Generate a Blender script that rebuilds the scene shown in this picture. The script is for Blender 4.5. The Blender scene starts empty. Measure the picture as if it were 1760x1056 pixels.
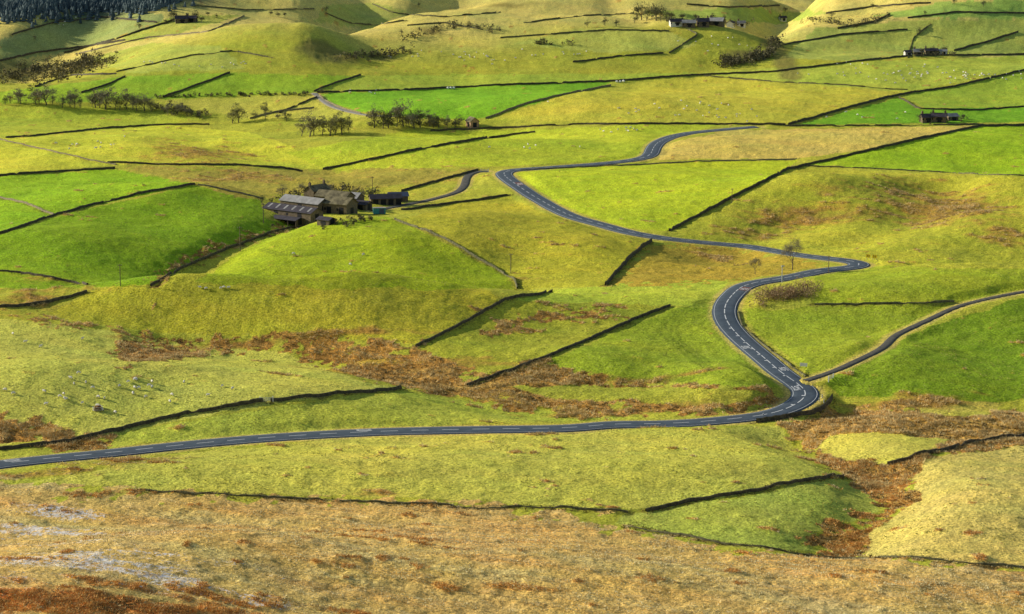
import bpy, math, random, bmesh
import numpy as np
from mathutils import Vector, Matrix
from mathutils.kdtree import KDTree
random.seed(7); rng=np.random.default_rng(7)
scene=bpy.context.scene
col=scene.collection
# ------------------------------------------------------------ camera
LENS=85.0; F=LENS/36*1760; CAMZ=150.0; P=math.atan(0.1909)
cd=bpy.data.cameras.new("camera"); cam=bpy.data.objects.new("camera",cd); col.objects.link(cam)
cam.location=(0,0,CAMZ); cam.rotation_euler=(math.pi/2-P,0,0)
cd.lens=LENS; cd.sensor_width=36; cd.clip_start=1; cd.clip_end=20000
scene.camera=cam
scene.view_settings.view_transform='Standard'; scene.view_settings.look='None'; scene.view_settings.exposure=0
# ------------------------------------------------------------ light
SUN_EL=20.0; SUNAZ=291.0
a=math.radians(SUNAZ); e=math.radians(SUN_EL)
sdir=Vector((math.sin(a)*math.cos(e), math.cos(a)*math.cos(e), math.sin(e)))
w=bpy.data.worlds.new("World"); scene.world=w; w.use_nodes=True
nt=w.node_tree; bg=nt.nodes["Background"]; sk=nt.nodes.new("ShaderNodeTexSky"); sk.sky_type='NISHITA'; sk.sun_disc=False
sk.sun_elevation=e; sk.sun_rotation=a; nt.links.new(sk.outputs[0],bg.inputs[0]); bg.inputs[1].default_value=0.11
sl=bpy.data.lights.new("sun",'SUN'); sl.energy=5.0; sl.angle=math.radians(0.5); sl.color=(1,0.94,0.80)
so=bpy.data.objects.new("sun",sl); col.objects.link(so); so.rotation_euler=sdir.to_track_quat('Z','Y').to_euler(); so.location=(-500,800,600)
# ------------------------------------------------------------ noise
def _h(ix,iy,s):
    with np.errstate(over='ignore'):
        h=(ix.astype(np.int64)*374761393+iy.astype(np.int64)*668265263+s*974634777).astype(np.uint32)
        h=(h^(h>>np.uint32(13)))*np.uint32(1274126177)
        h=h^(h>>np.uint32(16))
    return h.astype(np.float64)/4294967295.0*2-1
def vn(x,y,s=0):
    ix=np.floor(x); iy=np.floor(y); fx=x-ix; fy=y-iy
    fx=fx*fx*(3-2*fx); fy=fy*fy*(3-2*fy)
    a_=_h(ix,iy,s); b=_h(ix+1,iy,s); c=_h(ix,iy+1,s); d=_h(ix+1,iy+1,s)
    return (a_*(1-fx)+b*fx)*(1-fy)+(c*(1-fx)+d*fx)*fy
def fbm(x,y,wl,o=4,s=0,g=0.5):
    r=0;am=1;t=0;x=x/wl;y=y/wl
    for i in range(o):
        c,sn=math.cos(i*1.1+.5),math.sin(i*1.1+.5)
        r=r+am*vn(x*c-y*sn+i*17.3,x*sn+y*c-i*9.1,s+i); t+=am; am*=g; x=x*2;y=y*2
    return r/t
def sfbm(x,y,wl,s):   # streaks following the slope
    yy=y+.32*x; r=0
    for i in range(3): r=r+vn(x*.22*2**i/wl,yy*2**i/wl,s+i)*.5**i
    return r/1.75
def sstep(a_,b,x):
    t=np.clip((x-a_)/(b-a_),0,1); return t*t*(3-2*t)
def splus(v,k): return k*np.logaddexp(0,v/k)
# ------------------------------------------------------------ image pixels to ground: hills, gullies and road placed by image coordinates
cp,sp=math.cos(P),math.sin(P)
def raydir(px,py):
    u=(np.asarray(px,float)-880)/F; v=-(np.asarray(py,float)-528)/F
    return u, cp+v*sp, -sp+v*cp
def onplane(px,py,z):
    dx,dy,dz=raydir(px,py); t=(z-CAMZ)/dz
    return dx*t,dy*t
BUMPS=[
 (470,489,12,60,48,24,15),(220,512,6,34,28,20,14),(720,502,6,30,34,20,12),
 (640,384,7,36,38,46,24),(760,420,4,20,18,20,16),
 (200,318,11,76,42,75,28),(380,352,4,22,18,30,18),(60,420,4,28,26,20,20),(160,440,2,20,18,16,14),
 (830,372,5,28,28,35,22),(980,420,3,18,14,20,16),
 (1600,306,11,60,100,50,40),(1720,380,6,28,50,26,18),(1250,330,5,36,36,36,30),(1420,340,5,20,18,24,20),(1500,400,-3,25,25,18,18),
 (1050,300,6,42,40,30,28),
 (1640,463,10,46,100,42,20),(1480,520,4,22,22,18,12),(1500,600,4,20,18,20,16),
 (1140,518,4,28,34,24,16),(1000,600,4,18,14,20,16),
 (1262,640,4,16,11,20,15),
 (300,640,6,55,40,26,22),(60,660,5,36,22,20,20),(480,690,3,20,16,12,10),(800,805,3,70,50,22,14),(300,810,2.5,40,26,18,12),(1200,815,2,30,20,18,12),
 (1690,850,5,26,50,34,24),(1480,770,2,14,14,12,10),(1660,688,4,18,26,12,11),
 (60,990,10,55,36,25,26),(330,950,4,26,22,14,14),(700,960,4,36,34,18,20),(980,1000,2,22,20,12,12),(1300,1020,4,36,36,18,20),
 (250,235,8,70,46,42,30),(1500,232,9,100,110,46,34),(760,236,8,60,42,46,32),
 (1000,165,11,80,110,56,46),(1650,120,11,100,110,66,50),(450,135,9,80,70,46,40),
 (200,24,26,150,60,110,60),
 (430,34,20,110,90,110,60),(510,82,20,64,24,54,36),
 (960,52,25,150,120,100,50),(1215,74,16,60,24,55,36),(760,84,11,60,50,46,36),(330,96,8,56,46,40,30),
 (1640,38,24,110,140,66,46),(1480,62,9,46,42,40,30),
 (620,6,25,90,64,120,70),(760,14,20,60,52,80,50),(1000,4,26,100,80,110,70),(1350,0,23,90,72,120,70),(1700,-6,34,110,200,140,80),(880,22,12,50,42,50,30),
 (330,-2,22,120,110,140,80),
]
LINES=[
 ([(120,560),(300,585),(520,605),(700,640),(850,680),(1050,698),(1250,698)],-4.5,12),
 ([(1370,745),(1500,820),(1530,870),(1450,940)],-5,9),
 ([(1440,690),(1560,700),(1760,700)],-5,12),
 ([(260,500),(400,430),(520,392)],-4.5,8),
 ([(890,500),(885,470),(900,440)],-2.5,10),
 ([(340,484),(600,488),(880,496)],-3,9),
 ([(950,640),(1050,655),(1180,660)],-2.5,8),
 ([(700,420),(790,470)],-1.5,9),
 ([(1240,440),(1400,372),(1600,352),(1740,380)],-4,14),
 ([(1440,430),(1560,400),(1620,350)],-3,11),
 ([(150,262),(330,262),(460,275),(560,292)],-5,16),
 ([(0,190),(300,195),(560,225),(800,222)],-9,40),
 ([(1345,45),(1335,90),(1260,116)],-21,19),
 ([(60,150),(170,118),(120,105)],-8,30),
 ([(0,160),(600,130),(1200,127),(1760,102)],5,45),
 ([(700,28),(650,58),(590,104),(530,124)],-15,20),
 ([(290,46),(240,76),(110,106),(0,130)],-14,26),
 ([(790,40),(720,80),(630,106)],-11,16),
 ([(860,0),(880,32),(800,66)],-9,16),
 ([(1460,6),(1390,36),(1340,60)],-11,18),
 ([(1010,0),(1030,30),(1090,48)],-8,17),
 ([(1050,60),(1080,100),(1100,122)],-5,14),
 ([(1560,40),(1540,70),(1480,100)],-5,15),
]
ROADPX=[(-60,806),(0,797),(100,787),(200,778),(300,767),(400,757),(520,748),(640,742),(820,738),(1000,734),(1150,728),(1260,721),(1330,712),(1372,700),(1392,686),(1388,670),(1365,652),(1320,620),(1275,585),(1250,556),(1244,532),(1255,508),(1285,490),(1330,480),(1390,470),(1440,463),(1478,458),(1482,451),(1440,445),(1380,438),(1290,427),(1200,416),(1115,404),(1050,391),(985,372),(930,346),(895,322),(868,303),(868,295),(905,290),(1000,284),(1085,277),(1116,268),(1122,256),(1135,242),(1175,231),(1240,223),(1300,218)]
def seg(x,y,pts):
    d=np.full(x.shape,1e9)
    for (x0,y0),(x1,y1) in zip(pts[:-1],pts[1:]):
        vx,vy=x1-x0,y1-y0; L=vx*vx+vy*vy+1e-9
        t=np.clip(((x-x0)*vx+(y-y0)*vy)/L,0,1)
        d=np.minimum(d,(x-x0-t*vx)**2+(y-y0-t*vy)**2)
    return d
def h0(x,y):
    z=splus(.24*(440-y),3)+splus(.42*(100-y),3)+splus(.06*(y-2500),10)
    for (px,py,A,l,r,f,b) in BUMPS:
        cx,cy=onplane(px,py,A); dx=x-cx; dy=y-cy
        sx=np.where(dx<0,l,r); sy=np.where(dy<0,f,b)
        z=z+A*np.exp(-.5*((dx/sx)**2+(dy/sy)**2))
    for pts,A,s in LINES:
        wp=[onplane(p[0],p[1],0) for p in pts]
        z=z+A*np.exp(-.5*seg(x,y,wp)/(s*s))
    k=sstep(1450,2000,y); m=sstep(560,720,y)
    rw=[onplane(p[0],p[1],2) for p in ROADPX[:20]]
    cor=1-.85*np.exp(-seg(x,y,rw)/(22.**2))
    z=z+cor*((1.2+9*k)*fbm(x,y,200,3,11,.4)+(.9+2.0*k)*fbm(x,y,60,3,23)+(.7+1.9*m+7*k)*fbm(x,y*.45,70+90*k,3,29,.45)+(.2+.6*m+.2*k)*fbm(x,y*.7,24,2,31))
    return z
# ------------------------------------------------------------ grid
NC=1150
pyr=np.linspace(1170,-40,1250); _,dy_,dz_=raydir(880,pyr); yr=-CAMZ/dz_*dy_
ys=np.concatenate([np.linspace(-60,yr[0]-4,45),yr,np.geomspace(yr[-1]*1.004,7000,90)])
us=np.linspace(-.255,.255,NC); wid=np.maximum(ys,400)
NR=len(ys)
Y=np.repeat(ys[:,None],NC,1); X=us[None,:]*wid[:,None]
Z=h0(X,Y)
def Hs(x,y,G=None):
    G=Z if G is None else G
    x=np.atleast_1d(np.asarray(x,float)); y=np.atleast_1d(np.asarray(y,float))
    r=np.clip(np.interp(y,ys,np.arange(NR)),0,NR-1.001); c=np.clip((x/np.maximum(y,400)-us[0])/(us[1]-us[0]),0,NC-1.001)
    r0=r.astype(int); c0=c.astype(int); fr=r-r0; fc=c-c0
    return (G[r0,c0]*(1-fr)*(1-fc)+G[r0+1,c0]*fr*(1-fc)+G[r0,c0+1]*(1-fr)*fc+G[r0+1,c0+1]*fr*fc)
r380=int(np.searchsorted(ys,402))
def cast(pts):
    pts=np.asarray(pts,float); dx,dy,dz=raydir(pts[:,0],pts[:,1])
    c=np.clip((dx/dy-us[0])/(us[1]-us[0]),0,NC-1.001); c0=c.astype(int); fc=c-c0
    T=Z[r380:,c0]*(1-fc)+Z[r380:,c0+1]*fc
    R=CAMZ+(dz/dy)[None,:]*ys[r380:,None]
    D=T-R; hit=D>0
    k=np.argmax(hit,0); k=np.where(hit.any(0),k,len(ys)-r380-2); k=np.maximum(k,1)
    n=np.arange(len(pts)); d0=D[k-1,n]; d1=D[k,n]
    t=np.clip(-d0/(d1-d0+1e-12),0,1)
    yy=ys[r380+k-1]*(1-t)+ys[r380+k]*t
    return np.stack([dx/dy*yy,yy],1)
def dens(pts,step=6,closed=False):
    pts=[tuple(map(float,p)) for p in pts]
    if closed: pts=pts+[pts[0]]
    o=[]
    for (a0,b0),(a1,b1) in zip(pts[:-1],pts[1:]):
        n=max(1,int(math.hypot(a1-a0,b1-b0)/step))
        for i in range(n): o.append((a0+(a1-a0)*i/n,b0+(b1-b0)*i/n))
    if not closed: o.append(pts[-1])
    return np.array(o)
def catmull(pts,step=5):
    p=[np.array(q,float) for q in pts]; p=[2*p[0]-p[1]]+p+[2*p[-1]-p[-2]]; o=[]
    for i in range(1,len(p)-2):
        n=max(2,int(np.linalg.norm(p[i+1]-p[i])/step))
        for j in range(n):
            t=j/n
            o.append(.5*((2*p[i])+(-p[i-1]+p[i+1])*t+(2*p[i-1]-5*p[i]+4*p[i+1]-p[i+2])*t*t+(-p[i-1]+3*p[i]-3*p[i+1]+p[i+2])*t**3))
    o.append(p[-2]); return np.array(o)
def resample(P2,step):
    d=np.r_[0,np.cumsum(np.hypot(*np.diff(P2,axis=0).T))]; n=max(2,int(d[-1]/step)+1); s=np.linspace(0,d[-1],n)
    return np.stack([np.interp(s,d,P2[:,0]),np.interp(s,d,P2[:,1])],1)
def gsm(v,s):
    k=np.arange(-int(3*s),int(3*s)+1); g=np.exp(-.5*(k/s)**2); g/=g.sum(); pad=len(k)//2
    if v.ndim==1:
        a0=np.r_[2*v[0]-v[pad:0:-1],v,2*v[-1]-v[-2:-pad-2:-1]] if len(v)>pad+1 else np.pad(v,pad,mode='edge'); return np.convolve(a0,g,'valid')
    return np.stack([gsm(v[:,i],s) for i in range(v.shape[1])],1)
# ------------------------------------------------------------ roads
class Ribbon: pass
def ribbon(px,hw,sm):
    r=Ribbon(); q=cast(catmull(px,4)); q=resample(q,1.0); q=gsm(q,sm); q=resample(q,1.0)
    z=gsm(Hs(q[:,0],q[:,1]),min(14,len(q)/8)); r.q=q; r.z=z; r.hw=hw
    t=np.gradient(q,axis=0); t/=np.linalg.norm(t,axis=1)[:,None]+1e-9; t=gsm(t,2); t/=np.linalg.norm(t,axis=1)[:,None]; r.t=t; r.n=np.stack([-t[:,1],t[:,0]],1)
    return r
road=ribbon(ROADPX,3.7,6)
track1=ribbon([(1820,492),(1760,500),(1700,510),(1650,524),(1600,548),(1550,575),(1500,602),(1460,625),(1430,640),(1400,650),(1384,654)],1.1,3)
track2=ribbon([(838,294),(815,296),(803,304),(797,320),(780,332),(740,344),(700,352),(665,358),(640,362)],1.6,3)
lane=ribbon([(540,160),(552,170),(568,182),(600,192),(632,198),(680,200)],1.6,3)
RB=[road,track1,track2,lane]
tot=sum(len(r.q) for r in RB); kd=KDTree(tot); rz=[];rhw=[];i=0
for r in RB:
    for j in range(len(r.q)):
        kd.insert((r.q[j,0],r.q[j,1],0),i); rz.append(r.z[j]); rhw.append(r.hw); i+=1
kd.balance(); rz=np.array(rz); rhw=np.array(rhw)
CELL=12.0
def cellset(P2):
    s=set()
    for a0,b0 in np.unique(np.floor(P2/CELL).astype(int),axis=0):
        for i in (-1,0,1):
            for j in (-1,0,1): s.add((a0+i)*100000+(b0+j))
    return np.array(sorted(s))
cs=cellset(np.concatenate([r.q for r in RB]))
key=np.floor(X/CELL).astype(int)*100000+np.floor(Y/CELL).astype(int)
near=np.isin(key,cs); idx=np.argwhere(near)
RD=np.full(X.shape,99.0)
for (i,j) in idx:
    co,k,d=kd.find((X[i,j],Y[i,j],0)); dd=d-rhw[k]; RD[i,j]=dd
    if dd<8:
        t=min(1,max(0,(dd-1.5)/6.0)); t=t*t*(3-2*t)
        Z[i,j]=Z[i,j]*t+(rz[k]-.22)*(1-t)
# ------------------------------------------------------------ field colours
def lin(c): c=np.array(c)/255.; return np.where(c<.04045,c/12.92,((c+.055)/1.055)**2.4)
KL=np.array([.60,.615,.65])
def alb(c):
    v_=lin(c)/KL; lum=v_.mean(); v_=v_*.95+lum*.05; return v_*min(1,.82/v_.max())
C=np.zeros(X.shape+(3,)); ROUGH=np.full(X.shape,.25); FROST=np.zeros(X.shape)
n7a=fbm(X,Y,7,3,5); n2a=fbm(X,Y,2,2,6); n9a=fbm(X,Y,9,3,8)
wx=X+1.2*n7a+.5*n2a; wy=Y+3*n9a
wx2=X+5*n7a+4*n2a; wy2=Y+10*n9a+8*fbm(X,Y,2.5,2,9)
C[:]=alb((156,156,42))
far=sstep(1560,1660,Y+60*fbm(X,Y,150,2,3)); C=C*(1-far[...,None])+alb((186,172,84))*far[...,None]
MOOR=(216,182,98); BR=(162,120,50)
FIELDS=[
 (MOOR,.7,[(-200,820),(60,832),(200,850),(450,857),(700,866),(920,876),(1080,905),(1230,937),(1340,958),(1500,955),(1760,978),(1960,985),(1960,1150),(-200,1150)]),
 ((174,170,62),.35,[(60,829),(370,772),(640,750),(1000,742),(1340,733),(1360,770),(1420,815),(1440,820),(1120,873),(1090,880),(930,868),(600,855),(300,845)]),
 ((158,164,60),.3,[(1080,888),(1440,822),(1500,850),(1510,880),(1390,920),(1400,945),(1300,945),(1200,925),(1060,897)]),
 ((178,136,62),.92,[(1340,730),(1420,712),(1600,700),(1960,700),(1960,765),(1760,765),(1600,785),(1580,825),(1590,860),(1500,915),(1490,950),(1400,945),(1410,925),(1515,885),(1505,850),(1446,818),(1370,770)]),
 ((194,174,86),.5,[(1960,755),(1760,765),(1590,788),(1572,820),(1585,860),(1495,915),(1490,955),(1760,977),(1960,985)]),
 ((174,166,64),.3,[(1400,772),(1430,750),(1500,743),(1640,757),(1530,800),(1440,790)]),
 ((168,158,58),.5,[(1560,690),(1640,678),(1720,688),(1700,714),(1600,716)]),
 ((174,172,66),.3,[(-200,540),(0,548),(80,555),(250,580),(490,605),(560,635),(640,662),(690,668),(450,692),(200,745),(130,755),(40,762),(-200,790)]),
 (BR,.9,[(-200,712),(0,714),(60,735),(150,745),(215,762),(150,772),(60,765),(0,752),(-200,740)]),
 ((158,165,50),.3,[(200,746),(460,697),(690,674),(820,692),(1000,715),(1100,720),(620,736),(400,750),(190,768)]),
 ((150,106,46),.9,[(195,600),(230,590),(290,588),(375,600),(370,608),(290,618),(215,625),(195,615)]),
 ((162,120,50),.9,[(40,540),(100,556),(300,575),(500,578),(715,595),(770,612),(800,640),(940,622),(960,640),(1130,652),(1160,660),(1320,668),(1350,690),(1340,705),(1000,712),(820,688),(700,668),(640,655),(560,625),(490,600),(250,580),(60,552)]),
 ((154,152,42),.4,[(870,668),(1000,661),(1280,668),(1330,684),(1250,696),(1000,688)]),
 ((162,156,32),.35,[(80,540),(150,505),(240,480),(330,470),(600,470),(800,485),(862,512),(800,552),(712,590),(500,576),(300,572),(150,558)]),
 ((150,151,36),.35,[(722,598),(862,518),(950,503),(1060,510),(1150,527),(950,612),(860,638),(780,622)]),
 (BR,.9,[(830,560),(920,538),(1050,528),(1080,533),(960,550),(850,575)]),
 ((138,151,28),.3,[(950,618),(1155,530),(1225,530),(1240,580),(1280,620),(1345,662),(1280,665),(1100,650),(960,636)]),
 ((138,150,28),.3,[(1280,535),(1430,525),(1640,522),(1520,575),(1430,635),(1390,640),(1300,570)]),
 ((110,134,20),.35,[(1420,658),(1480,615),(1600,560),(1760,510),(1960,490),(1960,690),(1600,684),(1440,678)]),
 ((144,154,26),.3,[(1400,470),(1600,450),(1960,455),(1960,490),(1760,498),(1650,520),(1400,525)]),
 ((156,168,42),.25,[(860,512),(950,500),(1260,470),(1240,505),(1225,530),(1150,525),(960,520)]),
 ((140,155,12),.25,[(335,485),(420,430),(500,390),(650,372),(690,380),(885,480),(885,497),(600,497)]),
 ((160,154,32),.35,[(690,378),(780,352),(875,338),(930,365),(1050,400),(1115,412),(1040,492),(895,497),(885,478),(800,430)]),
 ((166,142,40),.6,[(1120,415),(1290,432),(1400,450),(1420,462),(1290,480),(1060,492)]),
 ((122,150,8),.25,[(-200,450),(0,405),(90,375),(330,320),(450,345),(455,378),(510,385),(390,425),(258,492),(100,498),(-200,490)]),
 ((138,108,42),.9,[(262,492),(300,470),(390,432),(470,405),(520,392),(500,388),(380,422),(300,455),(250,488)]),
 ((132,165,10),.25,[(-200,310),(0,305),(190,290),(330,317),(92,371),(0,403),(-200,450)]),
 ((156,144,50),.6,[(200,285),(500,292),(600,290),(830,292),(800,310),(700,320),(520,332),(440,340),(340,318)]),
 ((180,181,40),.3,[(-200,250),(0,240),(290,215),(430,228),(500,250),(560,290),(190,282),(0,300),(-200,300)]),
 ((162,169,40),.3,[(-200,180),(0,182),(150,183),(350,205),(290,214),(0,238),(-200,245)]),
 ((164,174,30),.25,[(490,262),(700,225),(930,222),(1100,215),(1240,215),(1130,240),(1090,275),(860,286),(560,292)]),
 ((212,188,84),.5,[(1140,248),(1250,224),(1480,220),(1690,216),(1500,256),(1370,273),(1130,275)]),
 ((164,176,18),.25,[(880,293),(1110,280),(1370,275),(1350,295),(1250,343),(1150,397),(1060,390),(960,350)]),
 ((144,171,14),.25,[(1380,283),(1690,216),(1960,210),(1960,310),(1760,305),(1500,290)]),
 ((162,161,38),.5,[(1155,400),(1375,288),(1760,308),(1960,315),(1960,460),(1760,463),(1500,457),(1450,440),(1200,410)]),
 ((136,163,30),.2,[(-200,165),(0,158),(210,132),(395,125),(620,130),(540,160),(270,170),(60,178),(-200,180)]),
 ((170,165,56),.3,[(270,172),(540,165),(600,192),(640,200),(560,205),(430,205),(330,190)]),
 ((116,162,22),.2,[(550,162),(860,147),(1060,140),(960,166),(860,195),(800,207),(690,200),(620,192),(565,178)]),
 ((154,167,46),.25,[(550,157),(620,130),(1000,126),(1200,126),(1190,131),(1060,140),(860,146)]),
 ((176,169,46),.3,[(840,206),(960,167),(1060,146),(1200,132),(1330,140),(1560,156),(1360,215),(1100,212)]),
 ((108,154,22),.2,[(1370,215),(1545,168),(1580,188),(1760,183),(1960,175),(1960,208)]),
 ((160,170,52),.25,[(1200,126),(1460,108),(1760,96),(1960,92),(1960,110),(1760,122),(1560,158),(1330,140)]),
 ((138,159,40),.25,[(1550,165),(1760,124),(1960,100),(1960,180),(1590,186)]),
 ((154,161,66),.3,[(1345,100),(1400,50),(1560,36),(1700,34),(1960,30),(1960,92),(1560,98),(1460,106)]),
 ((138,146,78),.35,[(-200,100),(0,70),(100,25),(200,18),(280,25),(290,45),(200,66),(110,92),(0,105)]),
 ((138,163,66),.3,[(1500,28),(1620,4),(1960,-10),(1960,28),(1700,33)]),
 ((154,158,60),.4,[(300,28),(420,26),(300,60),(220,72),(210,66)]),
 ((166,168,66),.3,[(880,75),(1000,50),(1150,52),(1200,80),(1050,92)]),
 ((162,163,70),.3,[(560,10),(640,4),(700,20),(640,50),(540,38)]),
 ((150,161,62),.3,[(1100,20),(1300,14),(1420,24),(1340,40),(1160,34)]),
 ((160,165,62),.3,[(150,100),(260,74),(380,80),(420,118),(220,126)]),
]
def inpoly(x,y,P2):
    r=np.zeros(x.shape,bool); n=len(P2)
    for i in range(n):
        x0,y0=P2[i]; x1,y1=P2[(i+1)%n]
        if y0==y1: continue
        c=((y0>y)!=(y1>y))
        r^=c&(x<(x1-x0)*(y-y0)/(y1-y0)+x0)
    return r
Cf=C.reshape(-1,3); Rf=ROUGH.ravel()
for c,ro,pl in FIELDS:
    W=cast(dens(pl,18,True))
    fx,fy=(wx2.ravel(),wy2.ravel()) if ro>=.55 else (wx.ravel(),wy.ravel())
    m=np.nonzero((fx>W[:,0].min())&(fx<W[:,0].max())&(fy>W[:,1].min())&(fy<W[:,1].max()))[0]
    k=m[inpoly(fx[m],fy[m],W)]
    Cf[k]=alb(c); Rf[k]=ro
C=Cf.reshape(C.shape); ROUGH=Rf.reshape(X.shape)
nearm=(Y<455); C[nearm]=alb(MOOR); ROUGH[nearm]=.7
def blob(px,py,rx,ry):
    cx,cy=cast([(px,py)])[0]; ex,_=cast([(px+rx,py)])[0]; _,t=cast([(px,py-ry)])[0]; _,b=cast([(px,py+ry)])[0]
    sx=abs(ex-cx); sy=max(abs(t-b)/2,3); return np.exp(-(((X-cx)/sx)**2+((Y-cy)/sy)**2))
def paint(m,c,ro=None):
    global C,ROUGH
    m=np.clip(m,0,1); C=C*(1-m[...,None])+alb(c)*m[...,None]
    if ro is not None: ROUGH=ROUGH*(1-m)+ro*m
N40=fbm(X,Y,34,4,41); N12=fbm(X,Y,12,4,42); N5=fbm(X,Y,4.5,3,43); S8=sfbm(X,Y,7,81); S3=sfbm(X,Y,2.4,85); S1=sfbm(X,Y,1.1,88)
for (px,py,rx,ry,s) in [(1400,375,160,22,1),(1620,360,130,45,1.1),(1720,400,60,30,.9),(1480,330,140,20,.6),(1300,405,120,15,.8),(330,262,110,22,1),(280,242,60,8,.7),(430,305,150,12,.8),(1230,440,120,20,.6),(1000,320,60,12,.3),(60,480,90,14,.5),(640,850,60,8,.9),(690,815,50,10,.6),(230,790,120,10,1),(60,815,120,9,1),(1590,690,150,16,1),(1440,720,80,10,1),(470,585,330,10,1.1),(900,480,60,10,.5),(1350,705,60,8,.9),(60,505,100,8,.8),(700,640,200,16,1.1),(1100,655,200,9,1),(1100,705,240,8,1.0)]:
    paint(sstep(.3,.85,blob(px,py,rx,ry)*.85*s+.2*N12+.4*S3+.3*N5)*.85,(152,112,48),.9)
paint((ROUGH>.85)*sstep(.3,.7,S8*.6+N12*.5+N5*.5)*.55,(152,144,50),.68)
paint((ROUGH>.85)*sstep(.1,.5,-S3-.5*N5)*.5,(112,80,36))
paint((ROUGH>.85)*sstep(.1,.6,S3+.5*N5)*.5,(206,170,92))
paint(np.clip(seg(X,Y,cast([(330,488),(600,491),(880,499)]))<40,0,1)*.35,(112,112,24))  # shade behind the hill crest, painted into the grass as a darker band
for (px,py,rx,ry,s) in [(560,92,60,24,1.1),(1290,95,60,16,1.1),(1330,80,24,35,1),(900,8,120,10,.6),(60,125,130,16,.9),(640,98,50,8,.8),(740,50,50,12,.5),(1080,108,90,12,.4),(180,105,80,10,.6),(1420,8,120,8,.5),(700,20,60,10,.5)]:  # dark scrub tones, also painted in for the shading of the far valleys
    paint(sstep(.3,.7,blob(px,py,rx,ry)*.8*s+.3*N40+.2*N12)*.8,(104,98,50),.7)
paint(sstep(60,0,seg(X,Y,cast([(-100,10),(100,2),(300,-8)]))**.5)*.9,(64,78,70),.7)
# foreground moor: streaky golden grass, rusty bands, frost
mo=np.clip(ROUGH>.55,0,1)*(Y<560)
paint(mo*sstep(.0,.6,S8+.4*S3)*.45,(200,152,70))
paint(mo*sstep(.1,.7,-S8+.5*S3)*.55,(232,208,136))
paint(mo*sstep(.2,.7,S1+.5*S3)*.5,(146,114,58))
paint(mo*sstep(.2,.7,-S1+.3*N5)*.5,(236,212,142))
for (px,py,rx,ry,s,c) in [(150,1035,380,26,1.4,(186,106,36)),(250,1012,340,14,.8,(190,118,44)),(850,1012,240,18,.7,(210,152,64)),(560,1050,200,10,.6,(188,120,46)),(300,868,360,10,.55,(166,134,74)),(110,850,180,9,.9,(144,116,66)),(900,888,420,8,.4,(188,142,72)),(430,935,60,6,.6,(188,128,54)),(1420,920,120,22,.4,(192,148,68)),(730,940,60,6,.5,(196,140,60)),(1300,965,260,7,.45,(188,146,74))]:
    paint(sstep(.3,.95,blob(px,py,rx,ry)*.8*s+.45*S3+.25*N5)*(Y<640)*.85,c,.9)
fr=blob(110,945,260,60)*1.2+blob(60,900,150,40)+blob(420,1035,260,24)*.9+blob(350,975,240,32)*.9+blob(950,1052,140,12)*.5+blob(1150,1040,90,8)*.4
FROST=np.clip(fr*(.62+.6*S8+.4*S3),0,1)*(Y<560)
paint((RD<3.2)*(RD>-1)*.7*(1-sstep(1.0,2.6,RD+.8*N5)),(198,176,92),.6)
TR=[[(1290,508),(1200,520),(1150,545),(1140,570),(1170,600),(1230,640),(1300,662)],[(1270,516),(1190,530),(1160,560),(1165,585),(1215,622)],[(1210,645),(1150,655),(1050,650)],[(450,430),(520,440),(620,420)]]
for tr in TR:
    q=resample(cast(catmull(tr,4)),2.0); kt=KDTree(len(q)); [kt.insert((p[0],p[1],0),i) for i,p in enumerate(q)]; kt.balance()
    idx=np.argwhere(np.isin(key,cellset(q))); D=np.full(X.shape,99.)
    for (i,j) in idx: D[i,j]=kt.find((X[i,j],Y[i,j],0))[2]
    paint(np.exp(-((D-1.0)/.6)**2)*.6,(92,108,20),None)
v=1+.11*N40+.10*N12+.16*N5+.08*S3; C=C*v[...,None]
C[...,0]*=1+.11*N40+.08*S8; C[...,2]*=1-.15*N12
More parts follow.
